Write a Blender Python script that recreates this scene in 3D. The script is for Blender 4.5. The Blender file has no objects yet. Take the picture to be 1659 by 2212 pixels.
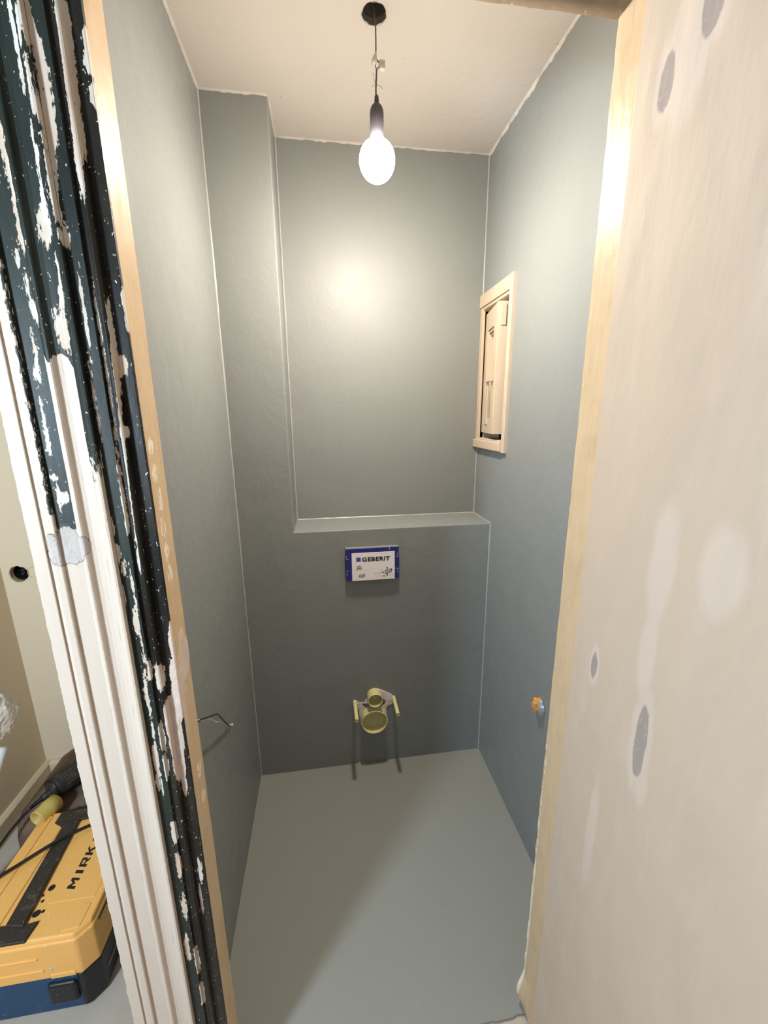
import bpy, bmesh, math, random
import numpy as np
from mathutils import Vector, Matrix, noise
random.seed(7)
S = bpy.context.scene
C = S.collection

# ------------------------------------------------------------------ camera
F_PX, W_PX, H_PX = 884.09, 1659.0, 2212.0
PITCH, YAW, ROLL = -0.23424, 0.14353, -0.00805
CAM = Vector((0.33299, -1.55432, 1.54942))
_f = Vector((math.sin(YAW)*math.cos(PITCH), math.cos(YAW)*math.cos(PITCH), math.sin(PITCH)))
_r0 = Vector((math.cos(YAW), -math.sin(YAW), 0)); _u0 = _r0.cross(_f)
_r = math.cos(ROLL)*_r0 + math.sin(ROLL)*_u0
_u = -math.sin(ROLL)*_r0 + math.cos(ROLL)*_u0
cd = bpy.data.cameras.new('camera'); cam = bpy.data.objects.new('camera', cd); C.objects.link(cam)
cd.sensor_fit = 'VERTICAL'; cd.sensor_height = 36.0; cd.lens = F_PX/H_PX*36.0; cd.clip_start = 0.01
cam.matrix_world = Matrix(((_r.x, _u.x, -_f.x, CAM.x), (_r.y, _u.y, -_f.y, CAM.y), (_r.z, _u.z, -_f.z, CAM.z), (0, 0, 0, 1)))
S.camera = cam

# ------------------------------------------------------------------ light and exposure
w = bpy.data.worlds.new('world'); S.world = w; w.use_nodes = True
w.node_tree.nodes['Background'].inputs[0].default_value = (0.92, 0.96, 1.0, 1)
w.node_tree.nodes['Background'].inputs[1].default_value = 0.28
S.cycles.use_light_tree = False
w.cycles.sampling_method = 'NONE'   # plain uniform background: no need to sample it as a lamp
BULB_STRENGTH = 1020.0
BULB_COLOR = (1.0, 0.89, 0.76)
ld = bpy.data.lights.new('hall_lamp_light', 'POINT'); ld.shadow_soft_size = 0.11      # the lamp of the hall, left behind the viewer
ld.energy = 124.0; ld.color = (0.69, 0.855, 1.0)
lo = bpy.data.objects.new('hall_lamp_light', ld); C.objects.link(lo)
lo.location = (-0.80, -1.87, 1.55)
vs = S.view_settings; vs.view_transform = 'Standard'; vs.look = 'None'; vs.gamma = 1.0; vs.use_curve_mapping = False
vs.exposure = 0.0

# ------------------------------------------------------------------ main dimensions (metres)
XR, XC, YB, ZL, ZC = 1.003, 0.2051, 0.1943, 1.1083, 2.5055
YJ0, YJ1 = -0.840, -0.905            # rear and front of the door frame
XJL, XJR, ZD = 0.0725, 0.800, 2.128  # door opening
XP = 0.797                           # plastered wall by the door
FLOOR_Y = -0.868

def on_plane(u, v, ax, val):         # measured photo point -> point on a plane of the place
    d = _r*((u-W_PX/2)/F_PX) - _u*((v-H_PX/2)/F_PX) + _f
    return CAM + d*((val-CAM[ax])/d[ax])

# ------------------------------------------------------------------ node helpers
def srgb(r, g, b):
    def c(x):
        x /= 255.0
        return x/12.92 if x <= 0.04045 else ((x+0.055)/1.055)**2.4
    return (c(r), c(g), c(b), 1.0)
class NT:
    def __init__(s, name):
        s.m = bpy.data.materials.new(name); s.m.use_nodes = True; s.t = s.m.node_tree
        s.p = s.t.nodes['Principled BSDF']
    def n(s, typ, **k):
        o = s.t.nodes.new(typ)
        for a, b in k.items(): setattr(o, a, b)
        return o
    def l(s, a, b): s.t.links.new(a, b)
    def coords(s, scale=(1, 1, 1)):
        tc = s.n('ShaderNodeTexCoord'); mp = s.n('ShaderNodeMapping'); mp.inputs['Scale'].default_value = scale
        s.l(tc.outputs['Object'], mp.inputs[0]); return mp.outputs[0]
    def noise(s, scale, detail=4, rough=0.6, vec=None, dist=0.0):
        o = s.n('ShaderNodeTexNoise'); o.inputs['Scale'].default_value = scale; o.inputs['Detail'].default_value = detail
        o.inputs['Roughness'].default_value = rough; o.inputs['Distortion'].default_value = dist
        if vec is not None: s.l(vec, o.inputs['Vector'])
        return o.outputs['Fac']
    def math(s, op, a, b=None, c=None):
        o = s.n('ShaderNodeMath', operation=op)
        for i, x in enumerate((a, b, c)):
            if x is None: continue
            if isinstance(x, (int, float)): o.inputs[i].default_value = x
            else: s.l(x, o.inputs[i])
        return o.outputs[0]
    def ramp(s, x, a, b, lo=0.0, hi=1.0):
        o = s.n('ShaderNodeMapRange'); o.clamp = True
        s.l(x, o.inputs[0]); o.inputs[1].default_value = a; o.inputs[2].default_value = b
        o.inputs[3].default_value = lo; o.inputs[4].default_value = hi
        return o.outputs[0]
    def mix(s, f, a, b):
        o = s.n('ShaderNodeMix', data_type='RGBA')
        if isinstance(f, (int, float)): o.inputs[0].default_value = f
        else: s.l(f, o.inputs[0])
        for i, x in ((6, a), (7, b)):
            if isinstance(x, tuple): o.inputs[i].default_value = x
            else: s.l(x, o.inputs[i])
        return o.outputs[2]
    def attr(s, name):
        o = s.n('ShaderNodeAttribute'); o.attribute_name = name; return o.outputs['Fac']
    def bump(s, h, strength, dist, prev=None):
        o = s.n('ShaderNodeBump'); o.inputs['Strength'].default_value = strength; o.inputs['Distance'].default_value = dist
        s.l(h, o.inputs['Height'])
        if prev is not None: s.l(prev, o.inputs['Normal'])
        return o.outputs[0]
    def out(s, col=None, rough=None, nrm=None, **k):
        for nm, x in (('Base Color', col), ('Roughness', rough), ('Normal', nrm)):
            if x is None: continue
            if isinstance(x, (tuple, int, float)): s.p.inputs[nm].default_value = x
            else: s.l(x, s.p.inputs[nm])
        for a, b in k.items(): s.p.inputs[a.replace('_', ' ')].default_value = b
        return s.m

def simple(name, col, rough=0.5, var=0.12, scale=30, bump=0.15, bscale=120, **k):
    t = NT(name); co = t.coords()
    n = t.noise(scale, 4, 0.6, co)
    c2 = tuple(x*(1-var) for x in col[:3]) + (1,)
    nb = t.noise(bscale, 3, 0.6, co)
    return t.out(t.mix(n, col, c2), rough, t.bump(nb, bump, 0.002), **k)

def dusty(name, col, dust, rough=0.5, amount=0.55, scale=40):
    t = NT(name); co = t.coords()
    n = t.noise(scale, 6, 0.7, co); sp = t.noise(scale*7, 2, 0.5, co)
    f = t.math('MULTIPLY', t.ramp(n, amount, amount+0.3), 0.6)
    s = t.ramp(sp, 0.69, 0.72)
    f2 = t.math('MAXIMUM', f, s)
    return t.out(t.mix(f2, col, dust), rough, t.bump(sp, 0.1, 0.001))

# ------------------------------------------------------------------ materials
def paint_mat(name, col, rough, big=0.25, fine=0.35, blotch=None):
    t = NT(name); co = t.coords()
    tone = t.noise(2.2, 4, 0.6, co)
    streak = t.noise(7, 3, 0.6, t.coords((1, 1, 0.12)))
    a = tuple(x*0.93 for x in col[:3]) + (1,); b = tuple(min(1, x*1.05) for x in col[:3]) + (1,)
    c = t.mix(t.math('MULTIPLY_ADD', streak, 0.4, t.math('MULTIPLY', tone, 0.6)), a, b)
    peel = t.noise(260, 3, 0.6, co); mid = t.noise(52, 4, 0.65, co, 0.8); large = t.noise(6.0, 3, 0.5, co)
    nb = t.bump(large, big, 0.02)
    nb = t.bump(mid, fine*1.0, 0.003, nb)
    nb = t.bump(peel, min(1.0, fine*2.0), 0.0010, nb)
    r = t.ramp(t.noise(14, 4, 0.7, co), 0.35, 0.7, rough-0.05, rough+0.08)
    return t.out(c, r, nb, Specular_IOR_Level=0.17)
M = {}
M['wall'] = paint_mat('grey_green_wall_paint', (0.240, 0.252, 0.244, 1), 0.36)
M['floor'] = paint_mat('grey_green_floor_paint', (0.285, 0.290, 0.262, 1), 0.50, 0.08, 0.16)
M['ceil'] = paint_mat('white_ceiling_paint', (0.62, 0.575, 0.525, 1), 0.75, 0.25, 0.2)
M['caulk'] = simple('painted_caulk', (0.36, 0.37, 0.35, 1), 0.25, 0.1, 60, 0.3, 300)
M['cream_wall'] = simple('cream_wall_paint', srgb(232, 211, 180), 0.6, 0.05, 4, 0.15, 200)
M['hall_floor'] = simple('dusty_hall_floor', srgb(200, 186, 170), 0.8, 0.25, 9, 0.4, 60)
M['hole'] = simple('dark_hole', (0.012, 0.011, 0.010, 1), 0.9, 0.3)  # inside of holes, and the painted shade behind the window sash
M['holerim'] = simple('broken_plaster_rim', srgb(212, 186, 142), 0.9, 0.3, 60, 0.6, 200)

def jamb_mat():
    t = NT('sanded_cream_wood'); co = t.coords((1, 1, 0.08)); co2 = t.coords()
    grain = t.noise(120, 5, 0.65, co); blot = t.noise(9, 5, 0.65, co2)
    c = t.mix(grain, srgb(216, 190, 156), srgb(196, 168, 133))
    c = t.mix(t.ramp(blot, 0.5, 0.72, 0, 0.6), c, srgb(186, 158, 122))
    chips = t.math('GREATER_THAN', t.math('MULTIPLY_ADD', t.math('SUBTRACT', t.noise(110, 5, 0.65, t.coords((1, 1, 0.4))), 0.5), 0.9, t.attr('bare')), 0.42)
    c = t.mix(chips, c, srgb(236, 222, 200))
    fn = t.noise(30, 5, 0.7, co2)
    fill = t.ramp(t.math('MULTIPLY_ADD', t.math('SUBTRACT', t.noise(60, 4, 0.6, co2), 0.5), 0.6, t.attr('fill')), 0.48, 0.52)
    c = t.mix(fill, c, t.mix(fn, srgb(226, 206, 190), srgb(190, 172, 160)))
    nb = t.bump(grain, 0.5, 0.0012); nb = t.bump(chips, 0.5, 0.001, nb); nb = t.bump(fn, 0.3, 0.004, nb)
    return t.out(c, t.ramp(blot, 0.3, 0.7, 0.34, 0.48), nb, Specular_IOR_Level=0.24)
M['jamb'] = jamb_mat()
def lintel_mat():
    t = NT('brown_lintel'); co = t.coords()
    n = t.noise(16, 6, 0.7, co, 0.8); n2 = t.noise(34, 4, 0.6, co)
    c = t.mix(n, srgb(112, 92, 66), srgb(150, 134, 112)); c = t.mix(t.ramp(n2, 0.62, 0.68), c, srgb(176, 164, 150))
    return t.out(c, 0.7, t.bump(n, 0.5, 0.004))
M['lintel'] = lintel_mat()

def plaster_mat():
    t = NT('smoothed_plaster'); co = t.coords(); cs = t.coords((1, 1, 0.22))
    a = t.noise(5, 5, 0.6, cs); b = t.noise(24, 5, 0.65, cs); f = t.noise(150, 4, 0.7, co)
    c = t.mix(a, srgb(204, 184, 163), srgb(190, 171, 152))
    c = t.mix(t.ramp(b, 0.52, 0.72, 0, 0.35), c, srgb(206, 190, 176))
    wob = t.math('MULTIPLY', t.math('SUBTRACT', t.noise(70, 4, 0.6, cs), 0.5), 0.5)
    light = t.ramp(t.math('ADD', t.attr('light'), wob), 0.30, 0.75, 0, 0.75)
    c = t.mix(light, c, srgb(208, 191, 176))
    grey = t.ramp(t.math('ADD', t.attr('patch'), t.math('MULTIPLY', wob, 1.5)), 0.44, 0.62, 0, 0.85)
    c = t.mix(grey, c, t.mix(t.ramp(f, 0.55, 0.7), srgb(150, 137, 132), srgb(176, 159, 147)))
    nb = t.bump(t.noise(4, 3, 0.5, cs), 0.35, 0.02); nb = t.bump(t.noise(45, 4, 0.7, cs), 0.22, 0.004, nb); nb = t.bump(f, 0.15, 0.0012, nb)
    return t.out(c, t.ramp(a, 0.35, 0.65, 0.6, 0.75), nb, Specular_IOR_Level=0.18)
M['plaster'] = plaster_mat()

def peel_mat(name, dark, dark2, rough=0.42):
    """old woodwork: dark paint over cream primer, white topcoat where it was repainted, filler"""
    t = NT(name); co = t.coords((1, 1, 0.30)); c1 = t.coords()
    n1 = t.noise(330, 6, 0.70, co); n2 = t.noise(95, 5, 0.68, co, 0.7); tone = t.noise(14, 4, 0.6, co)
    nn = t.math('SUBTRACT', t.math('MULTIPLY_ADD', n1, 0.65, t.math('MULTIPLY', n2, 0.35)), 0.5)
    bare = t.ramp(t.math('MULTIPLY_ADD', nn, 2.0, t.attr('bare')), 0.49, 0.51)
    white = t.ramp(t.math('MULTIPLY_ADD', nn, 1.2, t.attr('white')), 0.49, 0.51)
    fill = t.ramp(t.math('MULTIPLY_ADD', nn, 1.0, t.attr('fill')), 0.48, 0.52)
    c = t.mix(t.ramp(tone, 0.35, 0.68), dark, dark2)
    bt = t.noise(20, 4, 0.6, co)
    speck = t.ramp(t.noise(270, 2, 0.5, t.coords((1, 1, 0.6)), 0.4), 0.70, 0.71)
    bare = t.math('MAXIMUM', bare, speck)
    c = t.mix(bare, c, t.mix(t.ramp(bt, 0.42, 0.6), srgb(212, 204, 192), srgb(204, 182, 162)))
    wn = t.noise(8, 4, 0.6, co); sm = t.noise(190, 2, 0.5, c1)
    wc = t.mix(wn, srgb(214, 197, 181), srgb(202, 184, 167))
    wc = t.mix(t.ramp(sm, 0.74, 0.78, 0, 0.5), wc, srgb(170, 158, 148))
    c = t.mix(white, c, wc)
    fn = t.noise(35, 5, 0.7, c1)
    fc = t.mix(t.attr('warm'), t.mix(fn, srgb(200, 188, 180), srgb(172, 160, 152)), t.mix(fn, srgb(224, 204, 188), srgb(190, 170, 156)))
    c = t.mix(fill, c, fc)
    h = t.math('SUBTRACT', t.math('ADD', white, fill), t.math('MULTIPLY', bare, 0.7))
    nb = t.bump(h, 0.6, 0.0009); nb = t.bump(n1, 0.12, 0.0015, nb); nb = t.bump(t.math('MULTIPLY', fn, fill), 0.5, 0.005, nb)
    ro = t.ramp(t.math('MAXIMUM', bare, fill), 0, 1, rough, 0.7)
    return t.out(c, ro, nb, Specular_IOR_Level=0.3)
M['peel_green'] = peel_mat('peeling_dark_green_paint', srgb(26, 31, 27), srgb(45, 52, 46), 0.5)
M['peel_black'] = peel_mat('peeling_black_olive_paint', srgb(18, 16, 12), srgb(50, 45, 37), 0.42)

M['frame_white'] = simple('thick_cream_gloss_paint', srgb(200, 181, 157), 0.42, 0.12, 25, 0.45, 90)
M['pane'] = simple('painted_over_pane', srgb(186, 166, 140), 0.3, 0.1, 25, 0.2, 90)
M['blue_plastic'] = simple('dark_blue_plastic', srgb(34, 34, 128), 0.45, 0.3, 40, 0.2, 200)
M['card'] = simple('white_printed_card', srgb(246, 240, 242), 0.5, 0.06, 10, 0.05, 100)
M['ink'] = simple('black_ink', srgb(22, 22, 26), 0.5, 0.1)
M['ink_blue'] = simple('blue_ink', srgb(40, 86, 172), 0.5, 0.1)
M['ink_grey'] = simple('grey_print', srgb(176, 172, 176), 0.5, 0.1)
M['ink_mid'] = simple('mid_grey_print', srgb(120, 118, 126), 0.5, 0.1)
M['chip_white'] = simple('whitish_scuffs', srgb(190, 190, 205), 0.7, 0.1)
M['pvc'] = dusty('yellow_green_plastic_sleeve', srgb(224, 217, 160), srgb(228, 220, 200), 0.4, 0.6, 30)
M['pvc_in'] = dusty('sleeve_end_cap', srgb(184, 180, 130), srgb(214, 206, 180), 0.45, 0.5, 40)
M['mortar'] = simple('white_mortar', srgb(236, 226, 222), 0.9, 0.2, 60, 0.7, 150)
M['socket'] = simple('dark_grey_socket', srgb(72, 70, 76), 0.5, 0.1)
M['cord'] = simple('grey_cord', srgb(96, 92, 92), 0.6, 0.1)
M['cord_white'] = simple('white_wire', srgb(214, 208, 200), 0.5, 0.1)
M['tape'] = simple('whitish_tape', srgb(206, 198, 190), 0.5, 0.15, 80)
M['black_wire'] = simple('black_wire', srgb(22, 20, 20), 0.4, 0.1)
M['orange_foam'] = simple('orange_foam', srgb(236, 164, 70), 0.75, 0.45, 70, 0.9, 90)
M['grey_film'] = simple('grey_film', srgb(150, 152, 158), 0.3, 0.3, 60)
M['case_yellow'] = dusty('dusty_yellow_plastic', srgb(246, 184, 100), srgb(248, 220, 176), 0.5, 0.66, 26)
M['case_dark'] = dusty('dusty_black_plastic', srgb(48, 42, 36), srgb(150, 136, 118), 0.55, 0.56, 40)
M['case_blue'] = dusty('dusty_blue_plastic', srgb(26, 66, 100), srgb(84, 110, 130), 0.5, 0.5, 14)
M['case_black'] = dusty('black_latch_plastic', srgb(20, 22, 28), srgb(70, 72, 78), 0.4, 0.6, 20)
M['sander'] = dusty('dusty_black_rubber', srgb(38, 34, 31), srgb(112, 98, 86), 0.55, 0.52, 30)
M['tube_yellow'] = dusty('dirty_yellow_tube', srgb(206, 176, 92), srgb(170, 150, 120), 0.5, 0.5, 24)
M['bag_brown'] = dusty('brown_dusty_fabric', srgb(98, 78, 66), srgb(146, 122, 102), 0.85, 0.45, 16)
def film_mat():
    t = NT('crumpled_translucent_plastic'); n = t.noise(40, 4, 0.6, t.coords())
    return t.out(t.mix(n, srgb(240, 230, 216), srgb(222, 206, 186)), 0.25, t.bump(n, 0.4, 0.004), Transmission_Weight=0.35, Alpha=0.85)
M['film'] = film_mat()
def bulb_mat():
    t = NT('glowing_frosted_bulb')
    tc = t.n('ShaderNodeTexCoord'); sp = t.n('ShaderNodeSeparateXYZ'); t.l(tc.outputs['Object'], sp.inputs[0])
    st = t.ramp(sp.outputs[2], -0.048, 0.002, BULB_STRENGTH, BULB_STRENGTH*0.05)   # a frosted globe throws little light back past its base
    t.l(st, t.p.inputs['Emission Strength']); t.p.inputs['Emission Color'].default_value = BULB_COLOR + (1,)
    return t.out((0.9, 0.88, 0.85, 1), 0.3)
M['bulb'] = bulb_mat()

# ------------------------------------------------------------------ object helpers
def make(name, verts, faces, mat, parent=None, smooth=False, bevel=0.0, seg=2, attrs=None):
    me = bpy.data.meshes.new(name); me.from_pydata([tuple(v) for v in verts], [], [tuple(f) for f in faces]); me.update()
    if attrs:
        for k, a in attrs.items():
            at = me.attributes.new(k, 'FLOAT', 'POINT'); at.data.foreach_set('value', np.asarray(a, dtype=np.float32))
    me.materials.append(M[mat] if isinstance(mat, str) else mat)
    if smooth: me.polygons.foreach_set('use_smooth', [True]*len(me.polygons))
    o = bpy.data.objects.new(name, me); C.objects.link(o)
    if bevel:
        m = o.modifiers.new('bevel', 'BEVEL'); m.width = bevel; m.segments = seg; m.limit_method = 'ANGLE'; m.angle_limit = 0.6
        me.polygons.foreach_set('use_smooth', [True]*len(me.polygons))
        w_ = o.modifiers.new('wn', 'WEIGHTED_NORMAL'); w_.keep_sharp = True
    if parent is not None: attach(o, parent)
    return o
def attach(o, parent):
    o.parent = parent; o.matrix_parent_inverse = Matrix.Translation(-parent.location) if parent.type == 'EMPTY' else parent.matrix_basis.inverted()
def thing(name, label, cat, loc, group=None):
    o = bpy.data.objects.new(name, None); C.objects.link(o); o.location = loc; o.empty_display_size = 0.05
    return tag(o, label, cat, group)
def tag(o, label, cat, group=None):
    o['label'] = label; o['category'] = cat
    if group: o['group'] = group
    return o
def struct(o, label=None, cat=None):
    o['kind'] = 'structure'
    if label: o['label'] = label
    o['category'] = cat or 'structure'
    return o
def boxes(*bs):
    V, Fc = [], []
    for (x0, x1, y0, y1, z0, z1) in bs:
        b = len(V)
        V += [(x0, y0, z0), (x1, y0, z0), (x1, y1, z0), (x0, y1, z0), (x0, y0, z1), (x1, y0, z1), (x1, y1, z1), (x0, y1, z1)]
        Fc += [[b+i for i in f] for f in ((3, 2, 1, 0), (4, 5, 6, 7), (0, 1, 5, 4), (1, 2, 6, 5), (2, 3, 7, 6), (3, 0, 4, 7))]
    return V, Fc
def box(name, x0, x1, y0, y1, z0, z1, mat, parent=None, bevel=0.0, seg=2):
    V, Fc = boxes((x0, x1, y0, y1, z0, z1)); return make(name, V, Fc, mat, parent, bevel=bevel, seg=seg)
def prism(poly, axis, a, b):
    """closed 2D polygon extruded along an axis; poly in the remaining two coordinates (order xyz)"""
    n = len(poly); V = []
    for t in (a, b):
        for p in poly:
            q = list(p); q.insert(axis, t); V.append(q)
    Fc = [list(range(n))[::-1], list(range(n, 2*n))] + [[i, (i+1) % n, n+(i+1) % n, n+i] for i in range(n)]
    bm = bmesh.new(); vs_ = [bm.verts.new(v) for v in V]
    for f in Fc: bm.faces.new([vs_[i] for i in f])
    bmesh.ops.recalc_face_normals(bm, faces=bm.faces)
    V = [v.co.copy() for v in bm.verts]; bm.verts.index_update(); Fc = [[v.index for v in f.verts] for f in bm.faces]; bm.free()
    return V, Fc
def frame_of(d):
    d = Vector(d).normalized(); a = Vector((0, 0, 1)) if abs(d.z) < 0.9 else Vector((1, 0, 0))
    u = d.cross(a).normalized(); return d, u, d.cross(u)
def lathe(prof, org, direc, n=28, cap0=False, cap1=False):
    """prof: list of (radius, distance along the axis)"""
    d, u, v = frame_of(direc); org = Vector(org); V, Fc = [], []
    for r, t in prof:
        for i in range(n):
            a = 2*math.pi*i/n; V.append(org + d*t + (u*math.cos(a)+v*math.sin(a))*r)
    for k in range(len(prof)-1):
        for i in range(n):
            j = (i+1) % n; Fc.append([k*n+i, k*n+j, (k+1)*n+j, (k+1)*n+i])
    if cap0: Fc.append(list(range(n))[::-1])
    if cap1: Fc.append([(len(prof)-1)*n+i for i in range(n)])
    return V, Fc
def smooth_path(pts, k=8):
    P = [Vector(p) for p in pts]; out = []
    for i in range(len(P)-1):
        p0, p1, p2, p3 = P[max(i-1, 0)], P[i], P[i+1], P[min(i+2, len(P)-1)]
        for j in range(k):
            t = j/k
            out.append(0.5*((2*p1)+(p2-p0)*t+(2*p0-5*p1+4*p2-p3)*t*t+(3*p1-p0-3*p2+p3)*t**3))
    out.append(P[-1]); return out
def tube(pts, rad, n=10):
    P = [Vector(p) for p in pts]; V, Fc = [], []
    R_ = rad if callable(rad) else (lambda t: rad)
    up = None
    for i, p in enumerate(P):
        d = (P[min(i+1, len(P)-1)]-P[max(i-1, 0)]).normalized()
        if up is None: _, up, _ = frame_of(d)
        u = (up - d*up.dot(d)).normalized(); v = d.cross(u); up = u
        r = R_(i/(len(P)-1))
        for k in range(n):
            a = 2*math.pi*k/n; V.append(p+(u*math.cos(a)+v*math.sin(a))*r)
    for i in range(len(P)-1):
        for k in range(n):
            j = (k+1) % n; Fc.append([i*n+k, i*n+j, (i+1)*n+j, (i+1)*n+k])
    Fc.append(list(range(n))[::-1]); Fc.append([(len(P)-1)*n+k for k in range(n)])
    return V, Fc
def merge(*vf):
    V, Fc = [], []
    for v, f in vf:
        b = len(V); V += list(v); Fc += [[b+i for i in q] for q in f]
    return V, Fc
def text_mesh(name, body, mat, parent, origin, xdir, ydir, size, offset=0.0, shear=0.0, spacing=1.0, xs=1.0, depth=0.0006):
    cu = bpy.data.curves.new(name, 'FONT'); cu.body = body; cu.size = 1.0; cu.offset = offset; cu.shear = shear
    cu.space_character = spacing; cu.extrude = depth/size; cu.resolution_u = 4; cu.align_x = 'LEFT'
    tmp = bpy.data.objects.new(name+'_tmp', cu); C.objects.link(tmp)
    bpy.context.view_layer.update()
    me = bpy.data.meshes.new_from_object(tmp.evaluated_get(bpy.context.evaluated_depsgraph_get()))
    bpy.data.objects.remove(tmp); bpy.data.curves.remove(cu)
    xd, yd = Vector(xdir).normalized(), Vector(ydir).normalized(); zd = xd.cross(yd)
    V = [Vector(origin)+xd*(v.co.x*size*xs)+yd*(v.co.y*size)+zd*(v.co.z*size) for v in me.vertices]
    Fc = [list(p.vertices) for p in me.polygons]
    bpy.data.meshes.remove(me)
    return make(name, V, Fc, mat, parent)
def fnoise(x, y, z, sc=1.0, oct_=3): return noise.fractal(Vector((x*sc, y*sc, z*sc)), 1.0, 2.0, oct_)

# ================================================================== STRUCTURE
# floor of the small room, its painted edge ragged at the threshold
edge = []
N = 60
for i in range(N+1):
    x = XJL-0.004 + (XJR+0.004-XJL+0.004)*i/N
    edge.append((x, FLOOR_Y + 0.004*fnoise(x*30, 1.3, 0)+0.003*fnoise(x*110, 4.1, 0)))
poly = [(-0.01, 0.01), (-0.01, YJ0+0.004), (XJL-0.004, YJ0+0.004)] + edge + [(XJR+0.004, YJ0+0.004), (XR+0.01, YJ0+0.004), (XR+0.01, 0.01)]
V, Fc = prism(poly, 2, -0.03, 0.0)
floor = struct(make('floor', V, Fc, 'floor'), 'grey-green painted floor of the small toilet room', 'floor')
V, Fc = boxes((-2.6, 2.2, -3.4, 0.3, -0.08, -0.008))
hall_floor = struct(make('floor_hall', V, Fc, 'hall_floor'), 'pale dusty floor outside the doorway', 'floor')

# back wall: full wall, low boxed-in front with a ledge and a full-height pier on its left
poly = [(0.0, 0.0), (XR, 0.0), (XR, ZL), (XC, ZL), (XC, ZC+0.02), (0.0, ZC+0.02)]
bm = bmesh.new()
front = [bm.verts.new((p[0], 0, p[1])) for p in poly]; back = [bm.verts.new((p[0], YB, p[1])) for p in poly]
bm.faces.new(front[::-1])
for i in range(len(poly)):
    j = (i+1) % len(poly); bm.faces.new((front[i], front[j], back[j], back[i]))
bm.faces.new(back)
bmesh.ops.recalc_face_normals(bm, faces=bm.faces)
eds = [e for e in bm.edges if (e.verts[0] in (front[2], front[3], front[4]) and e.verts[1] in (front[2], front[3], front[4]))]
bmesh.ops.bevel(bm, geom=eds, offset=0.004, segments=3, affect='EDGES', profile=0.5)
bm.verts.index_update()
V = [v.co.copy() for v in bm.verts]; Fc = [[v.index for v in f.verts] for f in bm.faces]; bm.free()
V2, F2 = boxes((-0.01, XR+0.01, YB, YB+0.12, 0.0, ZC+0.02))
V, Fc = merge((V, Fc), (V2, F2))
wall_back = struct(make('wall_back', V, Fc, 'wall'), 'grey-green back wall with boxed-in lower part, ledge and left pier', 'wall')

# side walls
wall_left = struct(box('wall_left', -0.08, 0.0, YJ0, YB+0.12, 0.0, ZC+0.02, 'wall'), 'grey-green left wall of the toilet room', 'wall')
WY0, WY1, WZ0, WZ1 = -0.080, 0.165, 1.440, 1.972      # window opening in the right wall
V, Fc = boxes((XR, XR+0.14, YJ0, WY0, 0, ZC+0.02), (XR, XR+0.14, WY1, YB+0.12, 0, ZC+0.02),
              (XR, XR+0.14, WY0, WY1, 0, WZ0), (XR, XR+0.14, WY0, WY1, WZ1, ZC+0.02), (XR+0.10, XR+0.14, WY0, WY1, WZ0, WZ1))
wall_right = struct(make('wall_right', V, Fc, 'wall'), 'grey-green right wall with the small cream window', 'wall')

# ceiling with the round lamp hole
HX, HY, HR = 0.4989, -0.3045, 0.0300
x0, x1, y0, y1 = -0.01, XR+0.01, YJ0-0.03, YB+0.02
angs = sorted([2*math.pi*i/48 for i in range(48)] + [math.atan2(cy-HY, cx-HX) % (2*math.pi) for cx in (x0, x1) for cy in (y0, y1)])
inner, outer, V, Fc = [], [], [], []
n = len(angs)
for a in angs:
    c_, s_ = math.cos(a), math.sin(a); rr = HR*(1+0.03*math.sin(5*a)+0.02*math.sin(11*a))
    ts = [((x1 if c_ > 0 else x0)-HX)/c_ if abs(c_) > 1e-9 else 9e9, ((y1 if s_ > 0 else y0)-HY)/s_ if abs(s_) > 1e-9 else 9e9]
    t_ = min(ts); inner.append((HX+rr*c_, HY+rr*s_)); outer.append((HX+t_*c_, HY+t_*s_))
for z in (ZC, ZC+0.05):
    V += [(p[0], p[1], z) for p in inner]; V += [(p[0], p[1], z) for p in outer]
for i in range(n):
    j = (i+1) % n
    Fc.append([i, j, n+j, n+i]); Fc.append([2*n+i, 3*n+i, 3*n+j, 2*n+j]); Fc.append([n+i, n+j, 3*n+j, 3*n+i])
ceiling = struct(make('ceiling', V, Fc, 'ceil'), 'cream white ceiling with a round cable hole', 'ceiling')
V, Fc = lathe([(HR*1.05, -0.0008), (HR*1.02, 0.004), (HR*1.02, 0.016), (HR*1.08, 0.020), (HR*1.08, 0.05)], (HX, HY, ZC), (0, 0, 1), 40)
make('hole_lining', V, Fc, simple('grey_hole_lining', srgb(120, 114, 108), 0.9, 0.3, 80), ceiling)
V, Fc = lathe([(HR*1.09, 0.018), (HR*1.09, 0.14)], (HX, HY, ZC), (0, 0, 1), 32, False, True)
make('hole_void', V, Fc, 'hole', ceiling)
# ragged ceiling paint running down onto the walls
def ragged(name, a, b, nrm, drop, parent, mat='ceil', seed=0.0, up=0.006):
    a, b, nrm = Vector(a), Vector(b), Vector(nrm); L = (b-a).length; n = max(8, int(L/0.006)); V, Fc = [], []
    for i in range(n+1):
        p = a.lerp(b, i/n); s = i/n*L
        d = drop*(0.55+0.9*fnoise(s*14, seed, 0)+0.5*fnoise(s*60, seed+5, 0)); d = max(0.0006, d)
        th = 0.0008+0.0006*abs(fnoise(s*30, seed+9, 0))
        V += [p+nrm*(up+th), p+nrm*th-Vector((0, 0, d)), p-nrm*0.001-Vector((0, 0, d+0.0008)), p-nrm*0.001]
        if i:
            q = 4*(i-1)
            for k in range(3): Fc.append([q+k, q+k+1, q+4+k+1, q+4+k])
    return make(name, V, Fc, mat, parent, smooth=True)
ragged('paint_edge', (0, YJ0, ZC), (0, 0, ZC), (1, 0, 0), 0.004, ceiling, seed=1.1)
ragged('paint_edge', (0, 0, ZC), (XC, 0, ZC), (0, -1, 0), 0.004, ceiling, seed=2.1)
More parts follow.
